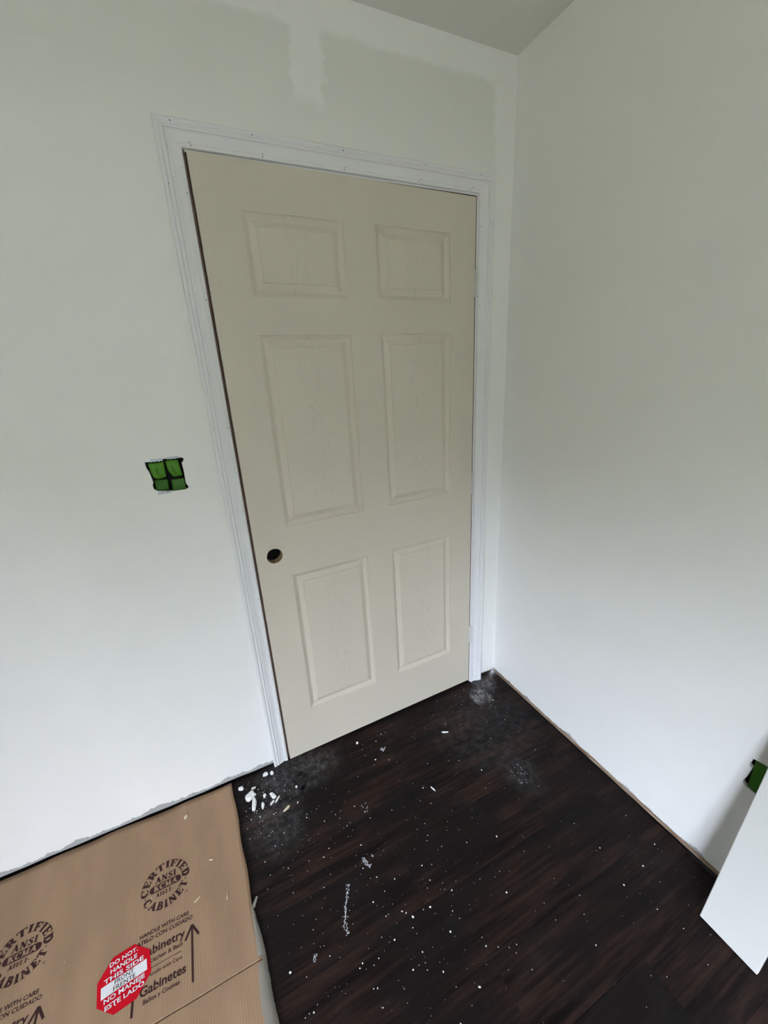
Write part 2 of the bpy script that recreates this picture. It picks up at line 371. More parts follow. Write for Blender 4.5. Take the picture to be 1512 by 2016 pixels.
# ------------------------------------------------------------------ door
door = tag(empty('door_1', (W, 0, 0)), 'cream six-panel door standing slightly ajar with an empty lock bore', 'door', kind='structure')
JI0, JI1, JIZ = -0.0033, W+0.0030, ZB+DH+0.0033        # jamb faces toward the door
for a in ((JI0-0.018-W, JI0-W, 0.0, 0.114, 0.0005, JIZ+0.018), (JI1-W, JI1+0.018-W, 0.0, 0.114, 0.0005, JIZ+0.018), (JI0-W, JI1-W, 0.0, 0.114, JIZ, JIZ+0.018)):
    obj('jamb', bx(*a), 'jamb_primer_shade', door)  # brown latch jamb; same dark colour paints gap shade at hinge side and head
for a in ((JI0-W, JI0+0.012-W, 0.052, 0.085, 0.0005, JIZ), (JI1-0.012-W, JI1-W, 0.040, 0.075, 0.0005, JIZ), (JI0+0.012-W, JI1-0.012-W, 0.052, 0.085, JIZ-0.012, JIZ)):
    obj('door_stop', bx(*a), 'jamb_primer_shade', door)
for a in ((JI1-W+0.0004, CI1-W+0.001, -0.0006, 0.0, 0.001, CIZ), (JI0-W, JI1-W, -0.0006, 0.0, JIZ+0.0004, CIZ+0.001)):
    obj('jamb_edge', bx(*a), 'trim_paint', door)
# slab in local coordinates: x from -W (latch) to 0 (hinge), front face at y = 0
PX = [(0.113-W, 0.407-W), (0.514-W, 0.798-W)]; PZ = [(1.719, 1.929), (1.010, 1.616), (0.219, 0.826)]
rects = [(a, b, c, d) for c, d in PZ for a, b in PX]
bm = bmesh.new(); HOLE = (0.062-W, 0.913); HR = 0.0272; NB = 32
circ = [(HOLE[0]+HR*math.cos(2*math.pi*i/NB), HOLE[1]+HR*math.sin(2*math.pi*i/NB)) for i in range(NB)]
outer = [(-W, ZB), (0, ZB), (0, ZB+DH), (-W, ZB+DH)]
def face_with_holes(bm, outer, holes, y):
    es, loops = [], []
    for lp in [outer]+holes:
        vs = [bm.verts.new((a, y, b)) for a, b in lp]; es += [bm.edges.new((vs[i], vs[(i+1) % len(vs)])) for i in range(len(vs))]; loops.append(vs)
    bmesh.ops.triangle_fill(bm, edges=es, use_beauty=True); return loops
A = face_with_holes(bm, outer, [[(a, c), (b, c), (b, d), (a, d)] for a, b, c, d in rects]+[circ], 0.0)
B = face_with_holes(bm, outer, [circ], 0.035)
for i in range(4): bm.faces.new((A[0][i], A[0][(i+1) % 4], B[0][(i+1) % 4], B[0][i]))
slab = obj('door_slab', bm, 'door', door); slab.rotation_euler = (0, 0, AJAR)
bm = bmesh.new(); R0 = [bm.verts.new((a, 0.0004, b)) for a, b in circ]; R1 = [bm.verts.new((a, 0.0346, b)) for a, b in circ]
for i in range(NB): bm.faces.new((R0[i], R0[(i+1) % NB], R1[(i+1) % NB], R1[i]))
bo = obj('lock_bore', bm, 'raw_wood', slab, True); bo['label'] = 'round empty lock bore with raw wood inside'
PP = [(0, 0), (0.0010, 0.0028), (0.0042, 0.0032), (0.0085, 0.0064), (0.0130, 0.0096), (0.0162, 0.0108), (0.0185, 0.0106), (0.0338, 0.0036), (0.0362, 0.0032), (0.0370, 0.0012)]
for a, b, c, d in rects:
    bm = bmesh.new(); prev = None
    for s, y in PP:
        ring = [bm.verts.new(p) for p in ((a+s, y, c+s), (b-s, y, c+s), (b-s, y, d-s), (a+s, y, d-s))]
        if prev:
            for i in range(4): bm.faces.new((prev[i], prev[(i+1) % 4], ring[(i+1) % 4], ring[i]))
        prev = ring
    bm.faces.new(prev); obj('panel', bm, 'door_panel', slab)
for z0, z1 in ((1.738, 1.827), (0.987, 1.077), (0.238, 0.328)):
    hg = obj('hinge', bx(-0.0035, 0.0030, -0.0040, 0.012, z0, z1, bev=0.0006), 'hinge_paint', door)
    bm = bmesh.new(); n = 5; h = (z1-z0)/n
    for i in range(n): cyl(bm, (0.0050, -0.0095, z0+i*h+0.0009), (0.0050, -0.0095, z0+(i+1)*h-0.0009), 0.0066, 14)
    cyl(bm, (0.0050, -0.0095, z0), (0.0050, -0.0095, z1), 0.0052, 12)
    obj('hinge_barrel', bm, 'hinge_paint', hg)
    bm = bmesh.new(); cyl(bm, (0.0050, -0.0095, z1), (0.0050, -0.0095, z1+0.003), 0.0055, 12, 0.0035); obj('hinge_pin', bm, 'hinge_paint', hg)

# ------------------------------------------------------------------ electrical boxes
def sheet(name, pts, d, mat, parent, to3, bulge=0.0, loc=(0, 0, 0), th=0.0006):
    """thin strip following a 2-D outline, slightly bulged"""
    bm = bmesh.new(); cx = sum(p[0] for p in pts)/len(pts); cz = sum(p[1] for p in pts)/len(pts)
    n = len(pts); dense = []
    for i in range(n):
        p, q = pts[i], pts[(i+1) % n]
        for t in (0, 0.25, 0.5, 0.75): dense.append((p[0]+(q[0]-p[0])*t, p[1]+(q[1]-p[1])*t))
    rings = []; off = Vector(loc)
    for f in (1.0, 0.8, 0.55, 0.3):
        rings.append([bm.verts.new(Vector(to3(cx+(a-cx)*f, cz+(b-cz)*f, d-bulge*(1-f*f)+0.0004*math.sin(9*i)*(f > 0.9)))-off) for i, (a, b) in enumerate(dense)])
    m = len(dense)
    for r, s in zip(rings, rings[1:]):
        for i in range(m): bm.faces.new((r[i], r[(i+1) % m], s[(i+1) % m], s[i]))
    bm.faces.new(rings[-1])
    o = obj(name, bm, mat, parent, True); md = o.modifiers.new('s', 'SOLIDIFY'); md.thickness = th; md.offset = 0
    return o
L1 = (-0.2065, 0.03, 1.237)
sw = tag(empty('switch_box', L1), 'two-gang switch box with green taped switches in the wall left of the door', 'switch box')
def local_box(parent, loc, *a, name, mat, bev=0): return obj(name, bx(a[0]-loc[0], a[1]-loc[0], a[2]-loc[1], a[3]-loc[1], a[4]-loc[2], a[5]-loc[2], bev=bev), mat, parent)
bm = bmesh.new(); x0, x1, z0, z1 = -0.2585, -0.153, 1.184, 1.2885
for a in ((x0, x1, 0.055, 0.058, z0, z1), (x0-0.002, x0, 0.0135, 0.055, z0, z1), (x1, x1+0.002, 0.0135, 0.055, z0, z1), (x0, x1, 0.0135, 0.055, z0-0.002, z0), (x0, x1, 0.0135, 0.055, z1, z1+0.002)):
    box(bm, a[0]-L1[0], a[1]-L1[0], a[2]-L1[1], a[3]-L1[1], a[4]-L1[2], a[5]-L1[2])
obj('box_body', bm, 'black_plastic', sw)
for (a, b) in ((-0.2455, -0.2115), (-0.2010, -0.1675)):
    d = local_box(sw, L1, a, b, 0.006, 0.045, 1.196, 1.277, name='switch_body', mat='dark_hole', bev=0.002)
UL = [(-0.2505, 1.2784), (-0.2096, 1.2787), (-0.2098, 1.2333), (-0.222, 1.2305), (-0.2340, 1.2294), (-0.2439, 1.2358), (-0.2480, 1.2500)]
LL = [(-0.2446, 1.2275), (-0.2090, 1.2255), (-0.2105, 1.1941), (-0.2440, 1.1961)]
UR = [(-0.2048, 1.2813), (-0.1705, 1.2798), (-0.1670, 1.2307), (-0.1908, 1.2293), (-0.1960, 1.2380), (-0.2020, 1.2500)]
LR = [(-0.1998, 1.2230), (-0.1642, 1.2228), (-0.1650, 1.1880), (-0.2015, 1.1890)]
for pts, m, d, b in ((UL, 'tape_green', 0.003, 0.004), (LL, 'tape_green_deep', 0.003, 0.002), (UR, 'tape_green', 0.003, 0.004), (LR, 'tape_green_deep', 0.003, 0.002)):
    t = sheet('masking_tape', pts, d, m, sw, xz, b, L1); t['label'] = 'green masking tape'
# curled flaps on the upper strips
for cx, cz in ((-0.2330, 1.2540), (-0.1890, 1.2560)):
    bm = bmesh.new(); n = 10; prev = None
    for i in range(n+1):
        t = math.radians(175+i*9.0); q = [Vector((cx+0.014+0.016*math.cos(t)+0.002*k, -0.004-0.003*k, cz+0.026*math.sin(t)*1.0+0.006))-Vector(L1) for k in (0, 1)]
        cur = [bm.verts.new(p) for p in q]
        if prev: bm.faces.new((prev[0], prev[1], cur[1], cur[0]))
        prev = cur
    o = obj('tape_flap', bm, 'tape_green', sw, True); md = o.modifiers.new('s', 'SOLIDIFY'); md.thickness = 0.0005
def ear(x0, x1, zc, h, up):
    pts = []; n = 24; d = 1 if up else -1
    for i in range(n+1):
        t = i/n; pts.append((x0+(x1-x0)*t, zc - d*(h/2) + d*(0.0022*abs(math.sin(t*math.pi*3)))))
    pts += [(x1, zc+d*h/2), (x0, zc+d*h/2)]
    mid = (x0+x1)/2; hole = [(mid+0.0022*math.cos(k*math.pi/5), zc+d*0.0006+0.0018*math.sin(k*math.pi/5)) for k in range(10)]
    bm = bmesh.new(); plate(bm, [(a-L1[0], b-L1[2]) for a, b in pts], [[(a-L1[0], b-L1[2]) for a, b in hole]], -0.0017-L1[1], -0.0003-L1[1], xz)
    obj('mounting_ear', bm, 'steel', sw)
ear(-0.2422, -0.2100, 1.2850, 0.0095, True); ear(-0.1980, -0.1650, 1.2868, 0.0080, True); ear(-0.2418, -0.2080, 1.1880, 0.0080, False)

L2 = (XR+0.03, -1.05, 0.425)
ob = tag(empty('outlet_box', L2), 'green taped outlet box low on the right wall behind the leaning board', 'outlet box')
bm = bmesh.new(); y0, y1, z0, z1 = -1.093, -1.009, 0.370, 0.481
for a in ((0.055, 0.058, y0, y1, z0, z1), (0.0135, 0.055, y0-0.002, y0, z0, z1), (0.0135, 0.055, y1, y1+0.002, z0, z1), (0.0135, 0.055, y0, y1, z0-0.002, z0), (0.0135, 0.055, y0, y1, z1, z1+0.002)):
    box(bm, XR+a[0]-L2[0], XR+a[1]-L2[0], a[2]-L2[1], a[3]-L2[1], a[4]-L2[2], a[5]-L2[2])
obj('box_body', bm, 'black_plastic', ob)
obj('outlet_body', bx(XR+0.006-L2[0], XR+0.045-L2[0], -1.085-L2[1], -1.027-L2[1], 0.380-L2[2], 0.470-L2[2], bev=0.002), 'black_plastic', ob)
t = sheet('masking_tape', [(-1.0226, 0.4740), (-1.0421, 0.4755), (-1.0860, 0.4750), (-1.0865, 0.3760), (-1.0369, 0.3745), (-1.0215, 0.3785)], XR+0.003, 'tape_green_deep', ob, yz, 0.003, L2)
t['label'] = 'green masking tape'

# ------------------------------------------------------------------ leaning board
bd = bmesh.new(); box(bd, 0, 0.014, -0.132, 0, 0, 0.885, bev=0.002)
brd = tag(obj('trim_board', bd, 'board_paint'), 'narrow white painted board leaning against the right wall over the taped outlet', 'board')
lean = math.atan(0.1717); zax = Vector((math.sin(lean), -0.021, math.cos(lean))).normalized()
yax = Vector((0.0, 1, 0)); yax = (yax-zax*yax.dot(zax)).normalized(); xax = yax.cross(zax)
MB = Matrix((xax, yax, zax)).transposed().to_4x4(); MB.translation = (0.918, -1.051, 0.0045); brd.matrix_world = MB

# ------------------------------------------------------------------ cardboard
CX = -0.95; YE = -1.15
def xr_edge(y): return -0.230 + 0.027*(-y-0.02)/0.69 + 0.002*math.sin(y*31)
def hgt(x, y):
    e = max(0.0, min(1.0, 1-(xr_edge(y)-x)/0.12))
    h = 0.0075 + 0.0017*math.sin(x*31+1.1)*math.cos(y*3) + 0.0006*math.sin(x*47+y*6) + 0.004*e*e*(0.3+0.7*max(0.0, min(1.0, -y*1.5)))
    h += 0.0012*max(0.0, 1-abs(y+0.02)/0.06)*math.sin(x*17)
    c = abs(y+0.5855); h -= 0.0034 if c < 0.0013 else 0.0
    return h
bm = bmesh.new(); NX = 90
ys = [-0.010-0.020*i for i in range(58) if abs(-0.010-0.020*i+0.5855) > 0.012] + [-0.5780, -0.5820, -0.5840, -0.5844, -0.5855, -0.5866, -0.5870, -0.5890, -0.5930]
ys.sort(reverse=True); grid = []
for y in ys:
    xe = xr_edge(y); yy = y+(0.004*math.sin(y*9) if y < -0.03 else 0)
    grid.append([bm.verts.new((-1.35+(xe+1.35)*i/NX, y + (0.0025*math.sin((-1.35+(xe+1.35)*i/NX)*7) if y > -0.011 else 0), hgt(-1.35+(xe+1.35)*i/NX, y))) for i in range(NX+1)])
for a, b in zip(grid, grid[1:]):
    for i in range(NX): bm.faces.new((a[i], b[i], b[i+1], a[i+1]))
card = tag(obj('cardboard_sheet', bm, 'card', None, True), 'flattened brown corrugated cardboard with printed seals lying on the floor', 'cardboard')
md = card.modifiers.new('thick', 'SOLIDIFY'); md.thickness = 0.0045; md.offset = -1

# ---- lettering helpers
def conform(bm, lift):
    for v in bm.verts: v.co.z = hgt(v.co.x, v.co.y)+lift
def text_mesh(s, bold=0.0):
    cu = bpy.data.curves.new('t', 'FONT'); cu.body = s; cu.size = 1; cu.offset = bold; cu.resolution_u = 3
    o = bpy.data.objects.new('t', cu); COL.objects.link(o); dg = bpy.context.evaluated_depsgraph_get(); dg.update()
    me = bpy.data.meshes.new_from_object(o.evaluated_get(dg)); bpy.data.objects.remove(o); bpy.data.curves.remove(cu)
    bm = bmesh.new(); bm.from_mesh(me); bpy.data.meshes.remove(me); return bm
def place_text(s, x0, x1, yb, cap, bold=0.0, rot=0.0, org=None):
    """text between x0 and x1 with its baseline at yb and capitals 'cap' high"""
    bm = text_mesh(s, bold); xs = [v.co.x for v in bm.verts]; a, b = min(xs), max(xs); k = (x1-x0)/(b-a)
    for v in bm.verts: v.co = Vector((x0+(v.co.x-a)*k, yb+v.co.y*cap/0.70, 0))
    if org:
        c, q = math.cos(rot), math.sin(rot)
        for v in bm.verts: x, y = v.co.x, v.co.y; v.co = Vector((org[0]+c*x-q*y, org[1]+q*x+c*y, 0))
    return bm
TK, TN = 0.28, 0.13
def arc(cx, cy, rx, ry, a0, a1, n=9): return [(cx+rx*math.cos(math.radians(a0+(a1-a0)*i/n)), cy+ry*math.sin(math.radians(a0+(a1-a0)*i/n))) for i in range(n+1)]
def ser(x, y, h=0.20): return ([(x-h, y), (x+h, y)], TN*0.8)
LO, HI = 0.04, 0.96
GL = {
 'I': (0.46, [([(0.23, 0), (0.23, 1)], TK), ser(0.23, LO), ser(0.23, HI)]),
 'T': (0.86, [([(0.43, 0), (0.43, 1)], TK), ser(0.43, LO), ([(0.03, 0.95), (0.83, 0.95)], TN), ([(0.06, 0.99), (0.06, 0.68)], TN*0.8), ([(0.80, 0.99), (0.80, 0.68)], TN*0.8)]),
 'E': (0.78, [([(0.24, 0), (0.24, 1)], TK), ser(0.20, LO), ser(0.20, HI), ([(0.2, 0.95), (0.70, 0.95)], TN), ([(0.2, 0.05), (0.72, 0.05)], TN), ([(0.2, 0.5), (0.54, 0.5)], TN), ([(0.69, 0.99), (0.69, 0.70)], TN*0.8), ([(0.72, 0.01), (0.72, 0.32)], TN*0.8), ([(0.53, 0.62), (0.53, 0.38)], TN*0.8)]),
 'F': (0.74, [([(0.24, 0), (0.24, 1)], TK), ser(0.24, LO, 0.22), ser(0.20, HI), ([(0.2, 0.95), (0.68, 0.95)], TN), ([(0.2, 0.5), (0.54, 0.5)], TN), ([(0.68, 0.99), (0.68, 0.68)], TN*0.8), ([(0.53, 0.62), (0.53, 0.38)], TN*0.8)]),
 'C': (0.84, [(arc(0.45, 0.5, 0.33, 0.42, 120, 240), TK), (arc(0.45, 0.5, 0.33, 0.45, 40, 125), TN), (arc(0.45, 0.5, 0.33, 0.45, 235, 320), TN), ([(0.73, 0.98), (0.73, 0.66)], TN)]),
 'R': (0.90, [([(0.24, 0), (0.24, 1)], TK), ser(0.24, LO, 0.22), ser(0.20, HI), ([(0.2, 0.95), (0.5, 0.95)], TN), (arc(0.48, 0.73, 0.17, 0.20, 90, -90), TK*0.8), ([(0.2, 0.5), (0.5, 0.5)], TN), ([(0.46, 0.5), (0.78, 0.03)], TK), ser(0.80, LO, 0.1)]),
 'D': (0.88, [([(0.24, 0), (0.24, 1)], TK), ser(0.18, LO, 0.16), ser(0.18, HI, 0.16), ([(0.2, 0.95), (0.45, 0.95)], TN), ([(0.2, 0.05), (0.45, 0.05)], TN), (arc(0.42, 0.5, 0.31, 0.43, 90, -90, 12), TK)]),
 'A': (0.92, [([(0.46, 0.98), (0.14, 0.02)], TN), ([(0.44, 0.98), (0.76, 0.02)], TK), ([(0.22, 0.34), (0.66, 0.34)], TN), ser(0.13, LO, 0.14), ser(0.78, LO, 0.17)]),
 'B': (0.82, [([(0.24, 0), (0.24, 1)], TK), ser(0.18, LO, 0.16), ser(0.18, HI, 0.16), ([(0.2, 0.95), (0.46, 0.95)], TN), ([(0.2, 0.53), (0.46, 0.53)], TN), ([(0.2, 0.05), (0.46, 0.05)], TN), (arc(0.44, 0.74, 0.18, 0.19, 90, -90), TK*0.85), (arc(0.45, 0.29, 0.22, 0.22, 90, -90), TK*0.85)]),
 'N': (0.94, [([(0.19, 0), (0.19, 1)], TN), ([(0.19, 0.97), (0.76, 0.03)], TK), ([(0.76, 0), (0.76, 1)], TN), ser(0.19, LO, 0.16), ser(0.15, HI, 0.13), ser(0.78, HI, 0.15)]),
 'S': (0.72, [([(0.58, 0.86), (0.46, 0.95), (0.30, 0.95), (0.18, 0.86)], TN), ([(0.18, 0.88), (0.17, 0.72), (0.30, 0.58), (0.45, 0.46), (0.56, 0.32), (0.55, 0.14)], TK*0.9), ([(0.55, 0.14), (0.42, 0.05), (0.26, 0.05), (0.13, 0.14)], TN), ([(0.60, 0.97), (0.60, 0.70)], TN*0.8), ([(0.11, 0.03), (0.11, 0.32)], TN*0.8)]),
 'K': (0.94, [([(0.24, 0), (0.24, 1)], TK), ser(0.24, LO, 0.2), ser(0.24, HI, 0.2), ([(0.26, 0.44), (0.74, 0.95)], TN), ([(0.42, 0.62), (0.78, 0.03)], TK), ser(0.76, HI, 0.14), ser(0.80, LO, 0.13)]),
 'M': (1.12, [([(0.20, 0), (0.20, 1)], TN), ([(0.22, 0.97), (0.55, 0.05)], TK), ([(0.55, 0.05), (0.88, 0.97)], TN), ([(0.90, 0), (0.90, 1)], TK), ser(0.19, LO, 0.16), ser(0.90, LO, 0.2), ser(0.17, HI, 0.14), ser(0.94, HI, 0.15)]),
 '1': (0.50, [([(0.27, 0), (0.27, 1)], TK), ser(0.27, LO, 0.18), ([(0.27, 0.95), (0.10, 0.82)], TN)]),
 '6': (0.70, [(arc(0.36, 0.32, 0.21, 0.26, 0, 360, 14), TN*1.5), ([(0.14, 0.35), (0.22, 0.70), (0.52, 0.96)], TN*1.5)]),
 '.': (0.30, [([(0.15, 0.0), (0.15, 0.16)], 0.16)]),
 '-': (0.50, [([(0.08, 0.42), (0.44, 0.42)], TN*1.3)]),
}
def glyph(bm, ch, fn, ux):
    for pts, w in GL[ch][1]:
        n = len(pts); P = [Vector(p) for p in pts]; L, R = [], []
        for i in range(n):
            d = (P[min(i+1, n-1)]-P[max(i-1, 0)]).normalized(); nn = Vector((-d.y, d.x))*w/2
            L.append(P[i]+nn); R.append(P[i]-nn)
        for i in range(n-1):
            m = 3 if n == 2 else 1                       # bend long strokes along the arc
            for k in range(m):
                q = [L[i].lerp(L[i+1], k/m), R[i].lerp(R[i+1], k/m), R[i].lerp(R[i+1], (k+1)/m), L[i].lerp(L[i+1], (k+1)/m)]
                bm.faces.new([bm.verts.new(fn(ux+v.x, v.y)) for v in q])
def word_width(s, gap): return sum(GL[c][0] for c in s)+gap*(len(s)-1)
def serif_arc(bm, s, c, r0, r1, a0, a1, top):
    gap = 0.10; tot = word_width(s, gap); x = 0
    for ch in s:
        def fn(u, v):
            if top: a = math.radians(a0+(a1-a0)*u/tot); r = r0+(r1-r0)*v
            else: a = math.radians(a0+(a1-a0)*u/tot); r = r1-(r1-r0)*v
            return (c[0]+r*math.cos(a), c[1]+r*math.sin(a), 0)
        glyph(bm, ch, fn, x); x += GL[ch][0]+gap
def serif_line(bm, s, x0, x1, yb, h, slant=0.0):
    gap = 0.08; tot = word_width(s, gap); k = (x1-x0)/tot; x = 0
    for ch in s:
        glyph(bm, ch, lambda u, v: (x0+u*k, yb+v*h, 0), x); x += GL[ch][0]+gap
def printed(name, bm, lift=0.0005, mat='print_brown', parent=None, label=None):
    conform(bm, lift); me = bpy.data.meshes.new(name)
    bmesh.ops.recalc_face_normals(bm, faces=bm.faces)
    for f in bm.faces:
        if f.normal.z < 0: f.normal_flip()
    bm.to_mesh(me); bm.free(); o = link(name, me, mat, parent or card)
    if label: o['label'] = label
    return o
def bar(bm, p, q, w, seg=12):
    p, q = Vector(p), Vector(q); d = (q-p).normalized(); n = Vector((-d.y, d.x))*w/2; prev = None
    for i in range(seg+1):
        c = p.lerp(q, i/seg); cur = [bm.verts.new((c+n).to_3d()), bm.verts.new((c-n).to_3d())]
        if prev: bm.faces.new((prev[0], prev[1], cur[1], cur[0]))
        prev = cur
for dx in (0.0, -0.360):
    c = (-0.454+dx, -0.268)
    bm = bmesh.new()
    serif_arc(bm, 'CERTIFIED', c, 0.0475, 0.0685, 192, -6, True); serif_arc(bm, 'CABINET', c, 0.0475, 0.0685, 205, 342, False)
    for a in (198, 348):
        q = (c[0]+0.058*math.cos(math.radians(a)), c[1]+0.058*math.sin(math.radians(a)))
        bm.faces.new([bm.verts.new((q[0]+0.002*math.cos(k*math.pi/4), q[1]+0.002*math.sin(k*math.pi/4), 0)) for k in range(8)])
    serif_line(bm, 'ANSI', c[0]-0.030, c[0]+0.030, c[1]+0.0125, 0.0180); serif_line(bm, 'A161.1-', c[0]-0.026, c[0]+0.022, c[1]-0.0285, 0.0120)
    seal = printed('printed_seal', bm, label='round brown certification seal printed on cardboard')
    bm = bmesh.new(); pill = []
    for k in range(17): t = math.radians(-90+180*k/16); pill.append((c[0]+0.034+0.0105*math.cos(t), c[1]-0.002+0.0105*math.sin(t)))
    for k in range(17): t = math.radians(90+180*k/16); pill.append((c[0]-0.034+0.0105*math.cos(t), c[1]-0.002+0.0105*math.sin(t)))
    m = 12
    for k in range(m):
        xa, xb = c[0]-0.034+0.068*k/m, c[0]-0.034+0.068*(k+1)/m
        bm.faces.new([bm.verts.new(p) for p in ((xa, c[1]-0.0125, 0), (xb, c[1]-0.0125, 0), (xb, c[1]+0.0085, 0), (xa, c[1]+0.0085, 0))])
    for sg in (1, -1):
        pts = [(c[0]+sg*0.034+sg*0.0105*math.cos(t), c[1]-0.002+0.0105*math.sin(t), 0) for t in [math.radians(-90+15*k) for k in range(13)]]
        bm.faces.new([bm.verts.new(p) for p in pts])
    printed('seal_bar', bm, 0.00045, parent=seal)
    bm = bmesh.new(); serif_line(bm, 'KCMA', c[0]-0.033, c[0]+0.033, c[1]-0.0093, 0.0148); printed('seal_letters', bm, 0.00075, 'card', seal)
    bm = place_text('®', c[0]+0.057, c[0]+0.065, c[1]-0.055, 0.006); printed('registered_mark', bm, parent=seal)
    for s, x0, x1, y, cap, bd_ in (('HANDLE WITH CARE', -0.516, -0.388, -0.3870, 0.0100, 0.022), ('TRATELO CON CUIDADO', -0.538, -0.378, -0.4025, 0.0100, 0.022), ('Cabinetry', -0.514, -0.398, -0.4370, 0.0200, 0.022),
                                   ('Kitchen & Bath', -0.488, -0.404, -0.4555, 0.0095, 0.016), ('Handle with Care', -0.490, -0.406, -0.4850, 0.0085, 0.008), ('Gabinetes', -0.506, -0.396, -0.5190, 0.0200, 0.022), ('Baños y Cocinas', -0.497, -0.411, -0.5365, 0.0095, 0.016)):
        printed('printed_line', place_text(s, x0+dx, x1+dx, y, cap, bd_))
    bm = bmesh.new(); bar(bm, (-0.513+dx, -0.4675), (-0.407+dx, -0.4675), 0.0014); printed('printed_rule', bm)
    for ax in (-0.380, -0.521):
        bm = bmesh.new(); bar(bm, (ax+dx, -0.549), (ax+dx, -0.424), 0.0055); bar(bm, (ax+dx, -0.418), (ax-0.0175+dx, -0.449), 0.0060, 5); bar(bm, (ax+dx, -0.418), (ax+0.0175+dx, -0.449), 0.0060, 5)
        printed('printed_arrow', bm)
# sticker
SO, SR = (-0.5455, -0.4565), math.radians(7.5)
def strot(u, v): c, s = math.cos(SR), math.sin(SR); return (SO[0]+c*u-s*v, SO[1]+s*u+c*v, 0)
bm = bmesh.new(); RO = 0.0685; octo = [(RO*0.97*math.cos(math.radians(22.5+45*k)), RO*math.sin(math.radians(22.5+45*k))) for k in range(8)]
cv = bm.verts.new(strot(0, 0)); rings = [[bm.verts.new(strot(a*f, b*f)) for a, b in [(octo[k//3][0]+(octo[(k//3+1) % 8][0]-octo[k//3][0])*(k % 3)/3, octo[k//3][1]+(octo[(k//3+1) % 8][1]-octo[k//3][1])*(k % 3)/3) for k in range(24)]] for f in (0.35, 0.7, 1.0)]
for k in range(24):
    bm.faces.new((cv, rings[0][k], rings[0][(k+1) % 24]))
    for r, s in zip(rings, rings[1:]): bm.faces.new((r[k], s[k], s[(k+1) % 24], r[(k+1) % 24]))
stk = printed('sticker', bm, 0.0009, 'sticker_red', label='red eight-sided warning sticker')
bm = bmesh.new(); m = 10
for k in range(m):
    a, b = -0.0525+0.105*k/m, -0.0525+0.105*(k+1)/m
    for c0, c1 in ((-0.0165, -0.0035), (-0.0035, 0.0095)): bm.faces.new([bm.verts.new(strot(*p)) for p in ((a, c0), (b, c0), (b, c1), (a, c1))])
printed('sticker_band', bm, 0.0013, 'sticker_white', stk)
for s, hwid, v, mat in (('DO NOT.', 0.033, 0.0430, 'sticker_white'), ('HANDLE', 0.031, 0.0275, 'sticker_white'), ('THIS SIDE', 0.046, 0.0125, 'sticker_white'), ('FRONT', 0.022, -0.0020, 'sticker_black'), ('FRENTE', 0.025, -0.0150, 'sticker_black'), ('NO MANEJE', 0.046, -0.0295, 'sticker_white'), ('ESTE LADO', 0.044, -0.0450, 'sticker_white')):
    printed('sticker_lettering', place_text(s, -hwid, hwid, v, 0.0098, 0.022 if mat == 'sticker_white' else 0.004, SR, SO), 0.0017, mat, stk)
# packing tape hanging off the right edge
bm = bmesh.new(); prev = None; N = 40; rr = random.Random(4)
for i in range(N+1):
    y = -0.455-0.40*i/N; e = xr_edge(y); w = 0.004+0.022*min(1, i/22.0); ov = 0.003+0.009*min(1, i/18)+0.0012*rr.random()
    zt = hgt(e-0.003, y)+0.0008
    pts = [(e-w*0.7, y, hgt(e-w*0.7, y)+0.0007), (e-w*0.35, y, hgt(e-w*0.35, y)+0.0010+0.0006*rr.random()), (e+0.0005, y, zt+0.0006), (e+ov*0.7, y, zt-0.0015-0.001*rr.random()), (e+ov, y, max(0.0015, zt-0.0055))]
    cur = [bm.verts.new(p) for p in pts]
    if prev:
        for k in range(4): bm.faces.new((prev[k], prev[k+1], cur[k+1], cur[k]))
    prev = cur
a = [bm.verts.new(p) for p in ((-0.218, -0.458, 0.0105), (-0.209, -0.462, 0.0085), (-0.196, -0.441, 0.0140), (-0.200, -0.437, 0.0150))]; bm.faces.new(a)
tp = obj('packing_tape', bm, 'tape_film', card, True); tp['label'] = 'torn translucent packing tape along the edge'

# ------------------------------------------------------------------ debris
def chip_mesh(poly, h, seed, tilt=0.0):
    r = random.Random(seed); bm = bmesh.new(); n = len(poly)
    cx = sum(p[0] for p in poly)/n; cy = sum(p[1] for p in poly)/n
    lo = [bm.verts.new((x-cx, y-cy, 0)) for x, y in poly]
    mi = [bm.verts.new(((x-cx)*1.02, (y-cy)*1.02, h*r.uniform(0.45, 0.75))) for x, y in poly]
    up = [bm.verts.new(((x-cx)*r.uniform(0.55, 0.85), (y-cy)*r.uniform(0.55, 0.85), h*r.uniform(0.8, 1.15))) for x, y in poly]
    for A, B in ((lo, mi), (mi, up)):
        for i in range(n): bm.faces.new((A[i], A[(i+1) % n], B[(i+1) % n], B[i]))
    c = bm.verts.new((0, 0, h*1.1))
    for i in range(n): bm.faces.new((up[i], up[(i+1) % n], c))
    bm.faces.new(lo[::-1]); return bm, cx, cy
def blob_poly(x, y, a, b, rot, seed, n=9):
    r = random.Random(seed); out = []
    for i in range(n):
        t = 2*math.pi*i/n; k = r.uniform(0.75, 1.15); u, v = a*k*math.cos(t), b*k*math.sin(t)
        out.append((x+u*math.cos(rot)-v*math.sin(rot), y+u*math.sin(rot)+v*math.cos(rot)))
    return out
def chip(name, poly, h, mat, label, cat, group, seed, z=0.0):
    bm, cx, cy = chip_mesh(poly, h, seed)
    return tag(obj(name, bm, mat, None, False, (cx, cy, z)), label, cat, group)
GP = 'plaster chips beside the left door casing'
D2 = math.radians
